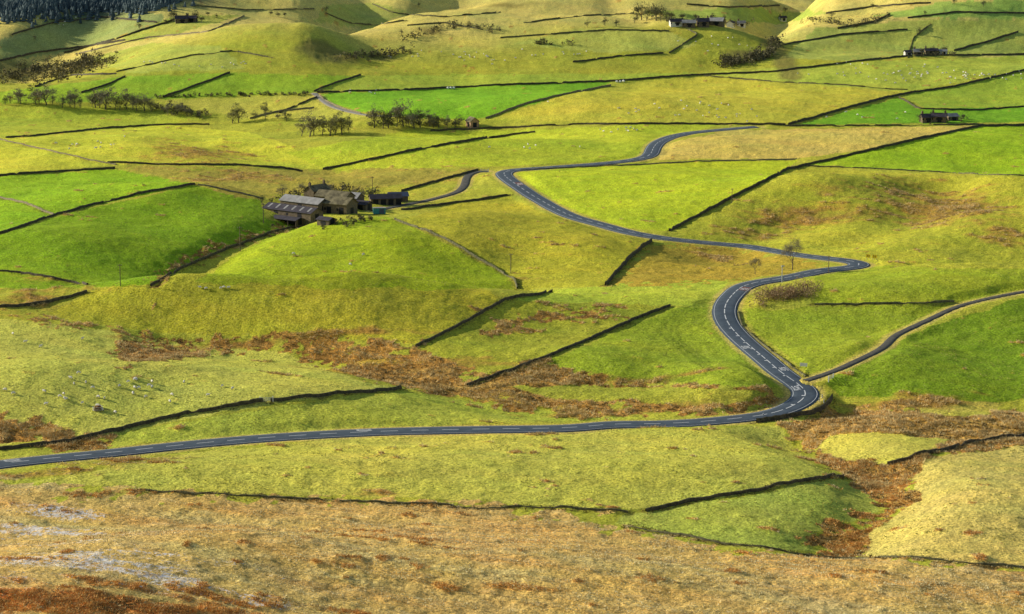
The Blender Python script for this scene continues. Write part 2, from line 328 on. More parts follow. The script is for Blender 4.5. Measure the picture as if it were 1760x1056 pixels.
# ------------------------------------------------------------ walls
WALLS=[
 ([(-40,774),(60,768),(110,762),(190,745),(250,727),(330,710),(452,690)],'d',1.6,"mossy dark stone wall above the valley road"),
 ([(465,690),(560,680),(690,670)],'d',1.6,"dark drystone wall ending at the marshy hollow"),
 ([(803,664),(870,640),(940,615),(1010,585),(1090,550),(1152,526)],'d',1.4,"dark drystone wall climbing out of the rushy marsh"),
 ([(715,598),(770,570),(820,543),(870,515),(950,503)],'d',1.5,"curved drystone wall bounding the rounded hill"),
 ([(1040,492),(1062,468),(1088,440),(1120,415)],'d',2.4,"tall dark stone wall running up to the road"),
 ([(678,378),(760,408),(840,455),(885,482),(889,497)],'r',1.3,"mossy stone wall below the farm"),
 ([(258,492),(320,458),(400,425),(470,400),(520,388)],'d',1.4,"dark drystone wall along a rushy ditch"),
 ([(-40,418),(0,403),(90,372),(180,347),(260,330),(335,318)],'d',1.4,"dark drystone wall crossing a bright green pasture"),
 ([(-30,335),(0,340),(50,352),(92,370)],'p',1.2,"pale stone wall joining a darker one"),
 ([(-40,306),(80,297),(198,290)],'d',1.4,"drystone wall at the top of a pasture"),
 ([(10,238),(100,230),(190,220),(290,215),(360,215)],'d',1.3,"drystone wall over a yellow green rise"),
 ([(0,240),(60,254),(140,272),(200,284)],'p',0.9,"low tumbled stone wall on a grassy slope"),
 ([(185,280),(300,284),(400,284),(490,290),(520,295)],'d',1.3,"drystone wall below the rushy pasture"),
 ([(340,318),(400,330),(450,342)],'p',1.0,"low stone wall leading to the farmyard"),
 ([(555,292),(640,275),(740,253),(820,240),(920,228)],'d',1.5,"long dark wall across a green slope"),
 ([(690,330),(760,310),(822,293)],'d',1.6,"dark stone wall beside the farm drive"),
 ([(690,362),(780,350),(878,336)],'d',1.4,"dark stone wall below the farm drive"),
 ([(1150,398),(1250,345),(1355,292)],'d',1.9,"tall dark wall climbing from the road"),
 ([(1355,292),(1500,258),(1600,235),(1690,217),(1800,217)],'d',1.7,"long dark wall rising over the pasture shoulder"),
 ([(895,293),(1040,286),(1200,278),(1370,274)],'p',0.8,"low pale wall beside the road"),
 ([(1375,286),(1500,290),(1640,298),(1800,305)],'r',0.8,"tumbled wall above the rough pasture"),
 ([(1355,215),(1420,197),(1500,175),(1550,163)],'d',1.8,"dark wall between bright and tawny fields"),
 ([(1550,163),(1640,150),(1800,112)],'d',1.6,"dark wall over the hillside fields"),
 ([(1545,168),(1580,188),(1680,190),(1800,180)],'d',1.2,"drystone wall behind the hillside farm"),
 ([(835,205),(900,180),(960,165),(1050,148)],'p',1.5,"stone wall dividing green and tawny fields"),
 ([(545,160),(700,155),(860,147),(1060,140)],'d',1.5,"long straight drystone wall across green meadow"),
 ([(1060,140),(1190,130),(1330,124),(1460,108)],'d',1.5,"drystone wall along the plateau edge"),
 ([(1460,108),(1560,97),(1800,94)],'d',1.6,"drystone wall along the hill foot"),
 ([(540,158),(580,142),(620,130)],'d',1.5,"short drystone wall between green meadows"),
 ([(280,168),(330,150),(395,126)],'d',1.6,"dark wall running up a green meadow"),
 ([(140,160),(180,148),(215,132)],'d',1.5,"wall running up a green meadow"),
 ([(1110,880),(1190,862),(1290,845),(1380,828),(1450,820)],'d',1.3,"tumbled mossy wall along a field bank"),
 ([(1525,800),(1580,785),(1660,765),(1800,742)],'d',1.6,"dark wall along the bracken gully"),
 ([(250,845),(450,855),(640,865),(800,873)],'r',0.7,"ruined low wall at the moor edge"),
 ([(800,873),(950,873),(1080,882)],'r',0.8,"ruined low wall among tawny grass"),
 ([(1080,905),(1230,932),(1330,945),(1420,958),(1560,960),(1800,980)],'r',0.7,"low stone wall at the foot of the moor"),
 ([(1300,727),(1350,720),(1395,711),(1422,698),(1430,684)],'d',2.2,"stone parapet wall outside the sharp road bend"),
 ([(1268,535),(1275,562),(1310,592),(1345,618),(1385,648)],'r',0.7,"low stone kerb wall inside the road bend"),
 ([(1400,523),(1500,524),(1640,520)],'r',1.1,"low drystone wall across a green pasture"),
 ([(-40,532),(60,526),(115,512),(150,503)],'d',1.5,"dark drystone wall at the foot of a hill"),
 ([(-40,466),(40,470),(150,490)],'d',1.2,"low dark wall in rushy pasture"),
 ([(110,92),(200,68),(300,35)],'d',1.8,"wall climbing a far hill spur"),
 ([(0,106),(60,92),(150,80),(215,70)],'d',1.8,"dark wall along the valley side"),
 ([(985,108),(1060,98),(1140,92)],'d',1.4,"wall over a rounded tawny hill"),
 ([(1345,78),(1450,60),(1560,52)],'d',1.6,"wall over a far green hill"),
 ([(1640,88),(1700,72),(1750,56)],'d',1.8,"dark wall up a far green hill"),
 ([(1440,50),(1500,40),(1530,26)],'d',2.0,"dark wall along the far lane"),
 ([(700,45),(760,40),(830,52)],'r',1.4,"wall over a tawny far hill"),
 ([(420,28),(360,55),(250,66),(130,94)],'p',1.3,"faint wall over a tawny hilltop"),
 ([(560,24),(600,40),(640,44),(700,36)],'r',1.4,"wall crossing a far hill shoulder"),
 ([(1180,8),(1250,14),(1340,10)],'d',1.6,"wall above the distant farm"),
 ([(900,40),(1000,28),(1090,24)],'r',1.4,"wall along a far valley side"),
 ([(1560,32),(1640,22),(1780,24)],'d',1.6,"wall on the high pasture"),
 ([(20,60),(90,40),(180,30),(270,40)],'d',1.6,"wall over the shaded hill"),
 ([(60,150),(120,130),(200,128)],'d',1.5,"wall at the valley lip"),
 ([(430,205),(480,192),(540,186)],'p',1.3,"pale wall in the stream pasture"),
 ([(1560,156),(1450,147),(1330,141),(1210,131)],'r',1.1,"faint wall over the tawny plateau"),
 ([(480,195),(510,182),(545,168)],'d',1.4,"wall beside the pale lane"),
 ([(740,226),(900,219),(1000,214),(1200,214),(1350,215)],'d',1.4,"dark wall along the ridge crest"),
 ([(620,196),(590,188),(562,176),(548,165)],'p',1.3,"pale wall edging the lane"),
 ([(470,100),(400,88),(330,96),(200,124)],'r',1.2,"mossy wall over a far green shoulder"),
 ([(1150,92),(1200,60),(1180,50)],'r',1.4,"mossy wall climbing to the distant farm"),
 ([(1420,24),(1500,12),(1600,6)],'d',1.6,"dark wall on a high green pasture"),
 ([(860,66),(940,60),(1040,52),(1150,54)],'r',1.3,"mossy wall along a tawny hilltop"),
 ([(1560,100),(1570,66),(1600,42)],'r',1.4,"mossy wall up a far green hill"),
 ([(1350,217),(1500,217),(1690,215)],'r',1.2,"low mossy wall along the ridge top"),
 ([(640,8),(680,24),(760,30),(860,22)],'r',1.3,"mossy wall across a high tawny slope"),
 ([(330,10),(420,18),(540,16)],'r',1.3,"mossy wall high on the moorland edge"),
]
wallpaths=[]
for px,k,h,lab in WALLS:
    q=resample(gsm(resample(cast(dens(px,4)),1.0),2.5),1.0); wallpaths.append(q)
allw=np.concatenate(wallpaths); kw=KDTree(len(allw))
for i,(a0,b0) in enumerate(allw): kw.insert((a0,b0,0),i)
kw.balance(); near=np.isin(key,cellset(allw)); idx=np.argwhere(near); WD=np.full(X.shape,99.)
for (i,j) in idx: WD[i,j]=kw.find((X[i,j],Y[i,j],0))[2]
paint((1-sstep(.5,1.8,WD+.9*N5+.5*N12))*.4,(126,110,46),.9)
# ------------------------------------------------------------ micro relief
mask=sstep(.3,4,RD)
Z=Z+mask*(.26*N12+ .18*N5*(1+1.6*ROUGH)+ .30*ROUGH*fbm(X,Y,2.2,2,61)+.25*S8*(Y<600)+.2*S3*(Y<600))
# ------------------------------------------------------------ material helpers
def mat(name,base,var=.3,scale=1.0,rough=.9,bump=.3,dist=.1,detail=6,c2=None):
    m=bpy.data.materials.new(name); m.use_nodes=True; n=m.node_tree; b=n.nodes["Principled BSDF"]
    tc=n.nodes.new("ShaderNodeTexCoord"); no=n.nodes.new("ShaderNodeTexNoise"); no.inputs["Scale"].default_value=scale; no.inputs["Detail"].default_value=detail; no.inputs["Roughness"].default_value=.65
    n.links.new(tc.outputs["Object"],no.inputs["Vector"])
    r=n.nodes.new("ShaderNodeValToRGB"); r.color_ramp.elements[0].position=.3; r.color_ramp.elements[1].position=.7
    lo=[max(0,x*(1-var)) for x in base]; hi=[min(1,x*(1+var)) for x in (c2 or base)]
    r.color_ramp.elements[0].color=(*lo,1); r.color_ramp.elements[1].color=(*hi,1)
    n.links.new(no.outputs["Fac"],r.inputs[0]); n.links.new(r.outputs[0],b.inputs["Base Color"]); b.inputs["Roughness"].default_value=rough
    b.inputs["Specular IOR Level"].default_value=.25
    if bump>0:
        bp=n.nodes.new("ShaderNodeBump"); bp.inputs["Strength"].default_value=bump; bp.inputs["Distance"].default_value=dist
        n.links.new(no.outputs["Fac"],bp.inputs["Height"]); n.links.new(bp.outputs[0],b.inputs["Normal"])
    return m
def ground_material():
    m=bpy.data.materials.new("grassland"); m.use_nodes=True; n=m.node_tree; L=n.links; b=n.nodes["Principled BSDF"]
    b.inputs["Roughness"].default_value=1; b.inputs["Specular IOR Level"].default_value=.05
    ac=n.nodes.new("ShaderNodeAttribute"); ac.attribute_name="field_colour"
    am=n.nodes.new("ShaderNodeAttribute"); am.attribute_name="cover"
    sx=n.nodes.new("ShaderNodeSeparateColor"); L.new(am.outputs["Color"],sx.inputs[0])
    tc=n.nodes.new("ShaderNodeTexCoord")
    def noise(s,d,r=.6):
        q=n.nodes.new("ShaderNodeTexNoise"); q.inputs["Scale"].default_value=s; q.inputs["Detail"].default_value=d; q.inputs["Roughness"].default_value=r; L.new(tc.outputs["Object"],q.inputs["Vector"]); return q.outputs["Fac"]
    def mth(op,a_,b_=None,cl=False):
        q=n.nodes.new("ShaderNodeMath"); q.operation=op; q.use_clamp=cl
        for i,v in enumerate((a_,b_)):
            if v is None: continue
            if isinstance(v,(int,float)): q.inputs[i].default_value=v
            else: L.new(v,q.inputs[i])
        return q.outputs[0]
    def mr(v,a_,b_,c_,d_):
        q=n.nodes.new("ShaderNodeMapRange"); L.new(v,q.inputs[0])
        for i,k in enumerate((a_,b_,c_,d_)): 
            if isinstance(k,(int,float)): q.inputs[i+1].default_value=k
            else: L.new(k,q.inputs[i+1])
        return q.outputs[0]
    nf=noise(1.6,5,.75); nm=noise(.4,5,.65)
    rough=sx.outputs[0]; frost=sx.outputs[1]
    lo=mr(rough,0,1,.50,.40); hi=mr(rough,0,1,1.50,1.60)
    f1=mr(nf,.33,.67,lo,hi); f2=mr(nm,.3,.7,.86,1.14); f=mth('MULTIPLY',f1,f2)
    mx=n.nodes.new("ShaderNodeVectorMath"); mx.operation='SCALE'; L.new(ac.outputs["Color"],mx.inputs[0]); L.new(f,mx.inputs["Scale"])
    st=n.nodes.new("ShaderNodeMix"); st.data_type='RGBA'; st.inputs["B"].default_value=(.72,.62,.26,1)
    L.new(mx.outputs[0],st.inputs["A"]); L.new(mr(noise(.9,6,.75),.54,.74,0,.30),st.inputs["Factor"])
    fz=n.nodes.new("ShaderNodeMix"); fz.data_type='RGBA'; fz.inputs["B"].default_value=(.84,.84,.84,1); L.new(st.outputs["Result"],fz.inputs["A"])
    nz=mth('ADD',noise(.95,6,.8),mth('MULTIPLY',noise(.22,3),.2))
    thr=mr(frost,0,1,.92,.56); d=mth('SUBTRACT',nz,thr); L.new(mth('MINIMUM',mth('MULTIPLY',d,12,True),.8),fz.inputs["Factor"])
    L.new(fz.outputs["Result"],b.inputs["Base Color"])
    bp=n.nodes.new("ShaderNodeBump"); bp.inputs["Strength"].default_value=.85; L.new(mr(rough,0,1,.24,.5),bp.inputs["Distance"])
    L.new(mth('ADD',nf,mth('MULTIPLY',nm,1.2)),bp.inputs["Height"]); L.new(bp.outputs[0],b.inputs["Normal"])
    return m
def mesh_np(name,V,Fq,m,smooth=False):
    me=bpy.data.meshes.new(name); V=np.asarray(V,np.float32); Fq=np.asarray(Fq,np.int32); k=Fq.shape[1]
    me.vertices.add(len(V)); me.vertices.foreach_set("co",V.ravel())
    me.loops.add(Fq.size); me.loops.foreach_set("vertex_index",Fq.ravel())
    me.polygons.add(len(Fq)); me.polygons.foreach_set("loop_start",np.arange(0,Fq.size,k,dtype=np.int32))
    me.polygons.foreach_set("use_smooth",np.full(len(Fq),smooth)); me.update(calc_edges=True)
    if m: me.materials.append(m)
    return me
def add(name,me,parent=None,**kw_):
    o=bpy.data.objects.new(name,me); col.objects.link(o)
    if parent: o.parent=parent
    for k,v in kw_.items(): o[k]=v
    return o
ii=np.arange(NR*NC).reshape(NR,NC)
Q=np.stack([ii[:-1,:-1],ii[:-1,1:],ii[1:,1:],ii[1:,:-1]],-1).reshape(-1,4)
gm=mesh_np("ground",np.stack([X,Y,Z],-1).reshape(-1,3),Q,ground_material(),True)
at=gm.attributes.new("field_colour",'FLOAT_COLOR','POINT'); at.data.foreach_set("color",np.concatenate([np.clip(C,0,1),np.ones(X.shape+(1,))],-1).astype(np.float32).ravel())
at=gm.attributes.new("cover",'FLOAT_COLOR','POINT'); at.data.foreach_set("color",np.stack([ROUGH,FROST,np.zeros_like(X),np.ones_like(X)],-1).astype(np.float32).ravel())
add("ground",gm,kind="structure",label="rolling green and tawny pasture with brown rushy hollows")
# ------------------------------------------------------------ road meshes
def ribmesh(name,r,m,label):
    hw=r.hw; ts=[-hw-.9,-hw,-hw*.5,0,hw*.5,hw,hw+.9]; dz=[-.6,0,.04,.07,.04,0,-.6]
    n=len(r.q); V=np.zeros((n,7,3))
    for i,(t,d) in enumerate(zip(ts,dz)):
        V[:,i,:2]=r.q+r.n*t; V[:,i,2]=r.z+d
    I=np.arange(n*7).reshape(n,7); Fq=np.stack([I[:-1,:-1],I[1:,:-1],I[1:,1:],I[:-1,1:]],-1).reshape(-1,4)[:,::-1]
    return add(name,mesh_np(name,V.reshape(-1,3),Fq,m,True),kind="structure",label=label)
asph=mat("asphalt",(.080,.102,.122),.25,.4,.62,.2,.02,8)
grav=mat("track_gravel",(.075,.075,.065),.35,.8,.9,.4,.05,8,(.12,.11,.085))
lanem=mat("pale_lane",(.34,.31,.25),.25,.5,.9,.2,.03)
ribmesh("road",road,asph,"winding two lane asphalt road with white lines")
ribmesh("track",track1,grav,"dark gravel farm track joining the road")
ribmesh("track",track2,grav,"curving asphalt farm drive"); ribmesh("lane",lane,lanem,"pale country lane between walls")
paintm=mat("road_paint",(.80,.80,.76),.12,2,.6,0)
redm=mat("red_surfacing",(.20,.085,.07),.25,1,.8,0)
def onroad(s,t,dz=.02):
    s=np.asarray(s,float); t=np.asarray(t,float); n=len(road.q); i=np.clip(s,0,n-1.001); i0=i.astype(int); f=i-i0
    g=lambda A:(A[i0].T*(1-f)+A[i0+1].T*f).T
    q=g(road.q)+g(road.n)*t[:,None]; at_=np.abs(t); z=g(road.z)+np.interp(at_,[0,road.hw*.5,road.hw],[.07,.04,0])+dz
    return np.column_stack([q,z])
def stripes(items,name,m,label,dz=.02):
    V=[];Fq=[]
    for s0,s1,t0,t1 in items:
        n=max(1,int(s1-s0)); ss=np.linspace(s0,s1,n+1)
        A=onroad(ss,np.full(n+1,t0),dz); B=onroad(ss,np.full(n+1,t1),dz); b=len(V)
        V+=list(A)+list(B); 
        for i in range(n): Fq.append((b+i,b+i+1,b+n+2+i,b+n+1+i))
    return add(name,mesh_np(name,np.array(V),np.array(Fq)[:,::-1],m),kind="structure",label=label)
RL=len(road.q)-1; it=[]
def sat(px,py):
    q=cast([(px,py)])[0]; return int(np.argmin(np.hypot(*(road.q-q).T)))
sA,sB=sat(1330,712),sat(1330,480)
s=4
while s<RL-6:
    if sA-10<s<sB+10: it.append((s,s+5,-.15,.15)); s+=6.5
    else: it.append((s,s+4.5,-.14,.14)); s+=8
it.append((2,RL-2,-3.38,-3.24)); it.append((2,RL-2,3.24,3.38))
sC=sat(1275,585)
for s in range(sA+10,sC+16,9): it.append((s,s+.6,.2,.9))
stripes(it,"road_marking",paintm,"white dashed centre line and edge lines")
def slow(px,py,side,sgn,red=False):
    s0=sat(px,py)
    cu=bpy.data.curves.new("slow",'FONT'); cu.body="SLOW"; cu.size=1; cu.align_x='CENTER'; cu.resolution_u=3; cu.offset=.02
    to=bpy.data.objects.new("t",cu); col.objects.link(to); dg=bpy.context.evaluated_depsgraph_get(); me=bpy.data.meshes.new_from_object(to.evaluated_get(dg)); bpy.data.objects.remove(to)
    v=np.array([tuple(k.co) for k in me.vertices]); wv=v[:,0].max()-v[:,0].min()
    S=s0+sgn*v[:,1]*5.5; T=side*1.75-sgn*v[:,0]*(2.3/wv)
    P3=onroad(S,T,.045)
    for k,p in zip(me.vertices,P3): k.co=p
    me.materials.clear(); me.materials.append(paintm); add("road_lettering",me,kind="structure",label="white painted word SLOW on the road")
    if red: stripes([(s0-5,s0+3,side*3.1 if side<0 else .3,-.3 if side<0 else 3.1)],"red_road_patch",redm,"red surfacing under painted lettering",.03)
slow(1300,600,1,1); slow(1328,634,-1,-1); slow(1278,497,-1,-1,True); slow(612,742,1,1); slow(10,795,1,1); slow(885,317,-1,-1,True); slow(1376,672,1,1)
# ------------------------------------------------------------ dry stone walls
wm={'d':mat("dark_gritstone",(.058,.052,.036),.5,1.2,.95,.8,.2,8,(.105,.09,.055)),'p':mat("sunlit_pale_gritstone",(.17,.145,.08),.45,1.2,.95,.8,.2,8,(.26,.22,.13)),'r':mat("mossy_gritstone",(.08,.075,.035),.5,1,.95,.8,.2,8,(.16,.15,.07))}  # pale stone has the sunlit look of some walls put into its colour
for (px,k,h,lab),q in zip(WALLS,wallpaths):
    n=len(q); t=np.gradient(q,axis=0); t/=np.linalg.norm(t,axis=1)[:,None]+1e-9; nn=np.stack([-t[:,1],t[:,0]],1)
    q=q+nn*(.15*fbm(q[:,0],q[:,1],14,3,71))[:,None]; fk=np.interp(q[:,1],[550,900,1400],[.56,.62,.72])
    zz=Hs(q[:,0],q[:,1]); hh=h*fk*(1+.08*rng.uniform(-1,1,n))*(1+.2*fbm(q[:,0],q[:,1],9,2,72))
    gap=vn(q[:,0]/6,q[:,1]/6,73); hh=np.where(gap>(.35 if k=='r' else .85),hh*.4,hh)
    wdt=.36; prof=[(-.55,-.7),(-.36,.55),(-.26,.95),(.24,1.0),(.36,.55),(.55,-.7)]
    V=np.zeros((n,6,3))
    for i,(a0,b0) in enumerate(prof):
        V[:,i,:2]=q+nn*(a0*wdt*2/1.3+.03*rng.uniform(-1,1,n))[:,None]; V[:,i,2]=zz+(b0*hh if b0>0 else -.7)+.03*rng.uniform(-1,1,n)
    I=np.arange(n*6).reshape(n,6); Fq=np.stack([I[:-1,:-1],I[1:,:-1],I[1:,1:],I[:-1,1:]],-1).reshape(-1,4)[:,::-1]
    add("dry_stone_wall",mesh_np("dry_stone_wall",V.reshape(-1,3),Fq,wm[k]),label=lab,category="wall",group="dry stone walls between the fields")
# ------------------------------------------------------------ tufts, rushes, scrub (stuff)
def blades(P3,hmin,hmax,wd,nb,name,m,label,spread=.5):
    n=len(P3); V=np.zeros((n,nb,3,3))
    ang=rng.uniform(0,6.283,(n,nb)); r=rng.uniform(0,spread,(n,nb)); hh=rng.uniform(hmin,hmax,(n,1))*rng.uniform(.6,1,(n,nb))
    bx=P3[:,None,0]+np.cos(ang)*r; by=P3[:,None,1]+np.sin(ang)*r; bz=np.repeat(P3[:,None,2],nb,1)-.08
    a2=rng.uniform(0,6.283,(n,nb)); V[:,:,0]=np.stack([bx-np.cos(a2)*wd,by-np.sin(a2)*wd,bz],-1); V[:,:,1]=np.stack([bx+np.cos(a2)*wd,by+np.sin(a2)*wd,bz],-1)
    V[:,:,2]=np.stack([bx+np.cos(ang)*hh*.7,by+np.sin(ang)*hh*.7,bz+hh],-1)
    return add(name,mesh_np(name,V.reshape(-1,3),np.arange(n*nb*3).reshape(-1,3),m),kind="stuff",label=label)
vis=(np.abs(us)[None,:]<.235)&(Y>430)&(Y<1500)&(RD>1.2)
def pick(wt,n):
    w_=(wt*vis).ravel(); c=np.cumsum(w_); k=np.searchsorted(c,rng.uniform(0,c[-1],n)); k=np.minimum(k,w_.size-1)
    P3=np.stack([X.ravel()[k],Y.ravel()[k],Z.ravel()[k]],-1); P3[:,0]+=rng.uniform(-.3,.3,n); P3[:,1]+=rng.uniform(-.6,.6,n); return P3
rush=mat("rushes",(.54,.38,.14),.35,.12,1,0,c2=(.72,.56,.26)); straw=mat("moor_grass",(.74,.58,.26),.28,.15,1,0,c2=(.82,.70,.40)); tus=mat("tussock",(.34,.33,.05),.4,.1,1,0,c2=(.52,.49,.12)); darkr=mat("dark_rush",(.18,.13,.045),.4,.2,1,0); rust=mat("rusty_grass",(.62,.31,.08),.35,.2,1,0,c2=(.72,.44,.14))
clump=np.clip(.5+1.6*N5+.6*N12,0,1)
blades(pick((ROUGH>.78)*(Y>560)*(clump**2+.1),20000),.45,.95,.11,6,"rushes",rush,"golden brown rushes and bracken in the hollows",.4)
blades(pick((ROUGH>.85)*(1-clump)**2*1.0,3000),.3,.6,.14,5,"dead_bracken",darkr,"dark dead bracken among the rushes",.6)
blades(pick((Y<600)*(ROUGH>.6)*(np.clip(.4+S3,0,1)**2+.1)*(1-FROST*.7),32000),.2,.45,.10,5,"moor_grass",straw,"straw coloured moor grass tussocks",.4)
blades(pick((Y<600)*(ROUGH>.78)*(clump+.1),8000),.3,.65,.12,6,"rusty_tussocks",rust,"rusty orange grass tufts on the moor",.45)
blades(pick((ROUGH<.6)*np.clip(.3+N5,0,1)**2*(Y<1100),26000),.2,.36,.11,4,"grass_tussocks",tus,"small grass tussocks in the pasture",.35)
blades(pick((WD<1.5)*(WD>.5)*(Y<1200),4500),.25,.5,.11,5,"wall_foot_grass",darkr,"long dark grass at the foot of the walls",.35)
def leafball(cs_,n,size,m,name):
    V=[]
    for (x,y,z,rx,rz_) in cs_:
        d=rng.normal(size=(n,3)); d/=np.linalg.norm(d,axis=1)[:,None]; rr=rng.uniform(.35,1.08,(n,1))**.6
        p=d*rr*np.array([rx,rx,rz_])+np.array([x,y,z]); s_=size*rng.uniform(.5,1.3,(n,1,1))
        V.append(p[:,None,:]+rng.normal(size=(n,3,3))*s_)
    V=np.concatenate(V).reshape(-1,3); return mesh_np(name,V,np.arange(len(V)).reshape(-1,3),m)
scr=mat("scrub_twigs",(.11,.10,.055),.5,.3,1,0,c2=(.17,.15,.07)); brush=mat("brown_twigs",(.26,.17,.09),.4,.3,1,0,c2=(.38,.26,.14))
def scrub(px,n,h,name,label,m=scr,nt_=40,jit=(4,2),sz=.28):
    pts=dens(px,2); k=rng.integers(0,len(pts),n); p=pts[k]+rng.normal(size=(n,2))*np.array(jit); q=cast(p); z=Hs(q[:,0],q[:,1]); cs_=[]
    for (x,y),zz in zip(q,z):
        hh=h*random.uniform(.5,1.1); cs_.append((x,y,zz+hh*.45,hh*.5,hh*.55))
    add(name,leafball(cs_,nt_,sz*max(1,h/3),m,name),kind="stuff",label=label)
scrub([(1302,516),(1340,512),(1400,500)],150,3.8,"thicket","tall bare brown shrub thicket inside the road bend",brush,90,(9,6),.11)
scrub([(270,168),(400,164),(535,163)],80,2,"hedge","bare dark hedge along the meadow edge",scr,40,(3,1))
scrub([(265,187),(330,195),(350,202)],60,3.5,"hedge","scrubby hedge on the valley slope",scr,40,(8,3))
scrub([(1335,70),(1325,95),(1270,108),(1240,108)],150,5,"scrub","dark scrub woodland in the ravine",scr,40,(6,4))
scrub([(10,135),(90,118),(180,105),(60,145)],220,5,"scrub","dark scrub woodland on the valley side",scr,40,(14,6))
scrub([(640,216),(700,212),(790,217)],60,3,"scrub","dark thorn scrub beside the field barn",scr,40,(8,2))
scrub([(590,100),(640,98),(700,90)],80,4,"scrub","thorn scrub in the fold between hills",scr,30,(8,3))
scrub([(1380,35),(1470,45),(1530,28)],60,4,"hedge","dark hedge by the distant lane",scr,30,(4,2))
scrub([(700,70),(780,44),(860,52)],60,4,"scrub","thorn scrub along a far gully",scr,30,(6,3))
scrub([(920,75),(1000,78)],14,4,"scrub","small thorn bushes on the tawny hilltop",scr,40,(5,1))
scrub([(600,380),(640,376),(560,390)],26,1.8,"scrub","nettles and clutter beside the farm",scr,40,(10,3))
scrub([(465,350),(500,338),(560,328),(640,332)],36,3.4,"hedge","bare shrubs behind the farm buildings",scr,40,(6,2))
scrub([(1150,40),(1220,38),(1285,44)],50,3.5,"hedge","dark garden hedges around the distant farm",scr,40,(5,2))
scrub([(1570,96),(1640,96)],24,3,"hedge","dark hedges around the hill farm",scr,40,(5,1))
scrub([(1576,208),(1660,206)],26,2.5,"hedge","dark shrubs around the hillside farm",scr,40,(4,2))
def conifers(poly,n,name,label):
    m=mat("conifer_needles",(.075,.115,.135),.4,.02,1,0,c2=(.10,.135,.13)); pp=np.array(poly,float); pts=np.zeros((0,2))
    while len(pts)<n:
        p=rng.uniform(pp.min(0),pp.max(0),(n*3,2)); pts=np.concatenate([pts,p[inpoly(p[:,0],p[:,1],pp)]])
    pts=pts[:n]+rng.normal(size=(n,2))*[14,5]; p=cast(pts); p[:,0]+=rng.normal(size=n)*4; p[:,1]+=rng.normal(size=n)*8; z=Hs(p[:,0],p[:,1]); V=[];Fq=[]
    for (x,y),zz in zip(p,z):
        H_=random.uniform(3.5,6.5)
        for lv in range(3):
            zb=zz+H_*(.0+.28*lv); zt=zb+H_*.46; rr=H_*.48*(1-.26*lv); b=len(V); V.append((x,y,zt))
            for k in range(7):
                a0=k/7*6.283+lv; r_=rr*random.uniform(.6,1.1); V.append((x+r_*math.cos(a0),y+r_*math.sin(a0),zb+random.uniform(-.5,.4)))
            for k in range(7): Fq.append((b,b+1+k,b+1+(k+1)%7))
    add(name,mesh_np(name,np.array(V),np.array(Fq),m),kind="stuff",label=label)
conifers([(-120,-30),(325,-30),(290,8),(230,20),(120,20),(0,32),(-120,42)],4200,"conifer_forest","dark blue green conifer plantation on the hillside")
# ------------------------------------------------------------ trees
bark=mat("bark",(.14,.12,.09),.4,2,.95,.3,.05)
twig={'b':mat("bare_twigs",(.20,.175,.115),.5,.5,1,0,c2=(.29,.255,.16)),'g':mat("ivy_crown",(.085,.095,.042),.5,.5,1,0,c2=(.15,.15,.07)),'o':mat("olive_crown",(.17,.17,.06),.5,.5,1,0,c2=(.28,.26,.11))}
def tree_tpl(seed,H_,dens_,size,bare=False,nc=22,nj=40):
    R=random.Random(seed); V=[];Fq=[]; ends=[]
    def tube(p0,p1,r0,r1):
        d=(p1-p0).normalized(); u=d.orthogonal().normalized(); v_=d.cross(u); b=len(V)
        for p,r in ((p0,r0),(p1,r1)):
            for k in range(5): a0=k*1.2566; V.append(tuple(p+(u*math.cos(a0)+v_*math.sin(a0))*r))
        for k in range(5): Fq.append((b+k,b+(k+1)%5,b+5+(k+1)%5,b+5+k))
    def br(p,d,L,r,lv):
        q=p+d*L*.5+Vector((R.uniform(-1,1),R.uniform(-1,1),R.uniform(0,1)))*L*.05; e_=q+(d+Vector((R.uniform(-.2,.2),R.uniform(-.2,.2),.08))).normalized()*L*.5
        tube(p,q,r,r*.8); tube(q,e_,r*.8,r*.55)
        if lv>=2: ends.append((q,L,lv)); ends.append((e_,L,lv))
        if lv==(5 if bare else 4): return
        n=R.choice((3,3,4)) if lv<3 else 3
        for i in range(n):
            a0=6.283*i/n+R.uniform(-.6,.6); sp_=R.uniform(.35,.85)
            if lv==0 and i==0: sp_=.1
            u=d.orthogonal().normalized(); v_=d.cross(u)
            nd=(d+ (u*math.cos(a0)+v_*math.sin(a0))*sp_+Vector((0,0,.12))).normalized()
            br(e_ if i%2==0 else q+(e_-q)*R.uniform(.2,1),nd,L*R.uniform(.62,.85),r*.55,lv+1)
    br(Vector((0,0,-.4)),Vector((R.uniform(-.06,.06),R.uniform(-.06,.06),1)).normalized(),H_*.26,H_*(.018 if bare else .028),0)
    tm=mesh_np("trunk",np.array(V),np.array(Fq),bark)
    T=[]
    for (p,L,lv) in ends:
        for k in range(dens_ if lv>3 else (1 if bare else 2)):
            c=np.array(p)+rng.normal(size=3)*L*.35
            if bare:
                dd=rng.normal(size=3); dd[2]=abs(dd[2])*.8; dd/=np.linalg.norm(dd); o=np.cross(dd,rng.normal(size=3)); o/=np.linalg.norm(o)
                T.append([c-o*.022,c+o*.022,c+dd*size*3.2])
            else: T.append(c+rng.normal(size=(3,3))*size)
    if not bare:
        for k in range(nc):
            a0=R.uniform(0,6.283); zz=R.uniform(.18,.95)*H_; rad=H_*.38*math.sin(math.pi*min(1,max(0,(zz/H_-.08)/.95)))*R.uniform(.3,1.15)
            c0=np.array([math.cos(a0)*rad,math.sin(a0)*rad,zz]); rr=H_*R.uniform(.06,.16)
            for j in range(nj):
                dd=rng.normal(size=3); dd/=np.linalg.norm(dd); T.append(c0+dd*rr*R.uniform(.4,1.2)+rng.normal(size=(3,3))*size*.8)
    T=np.array(T).reshape(-1,3)
    return tm,T
tpl=[]
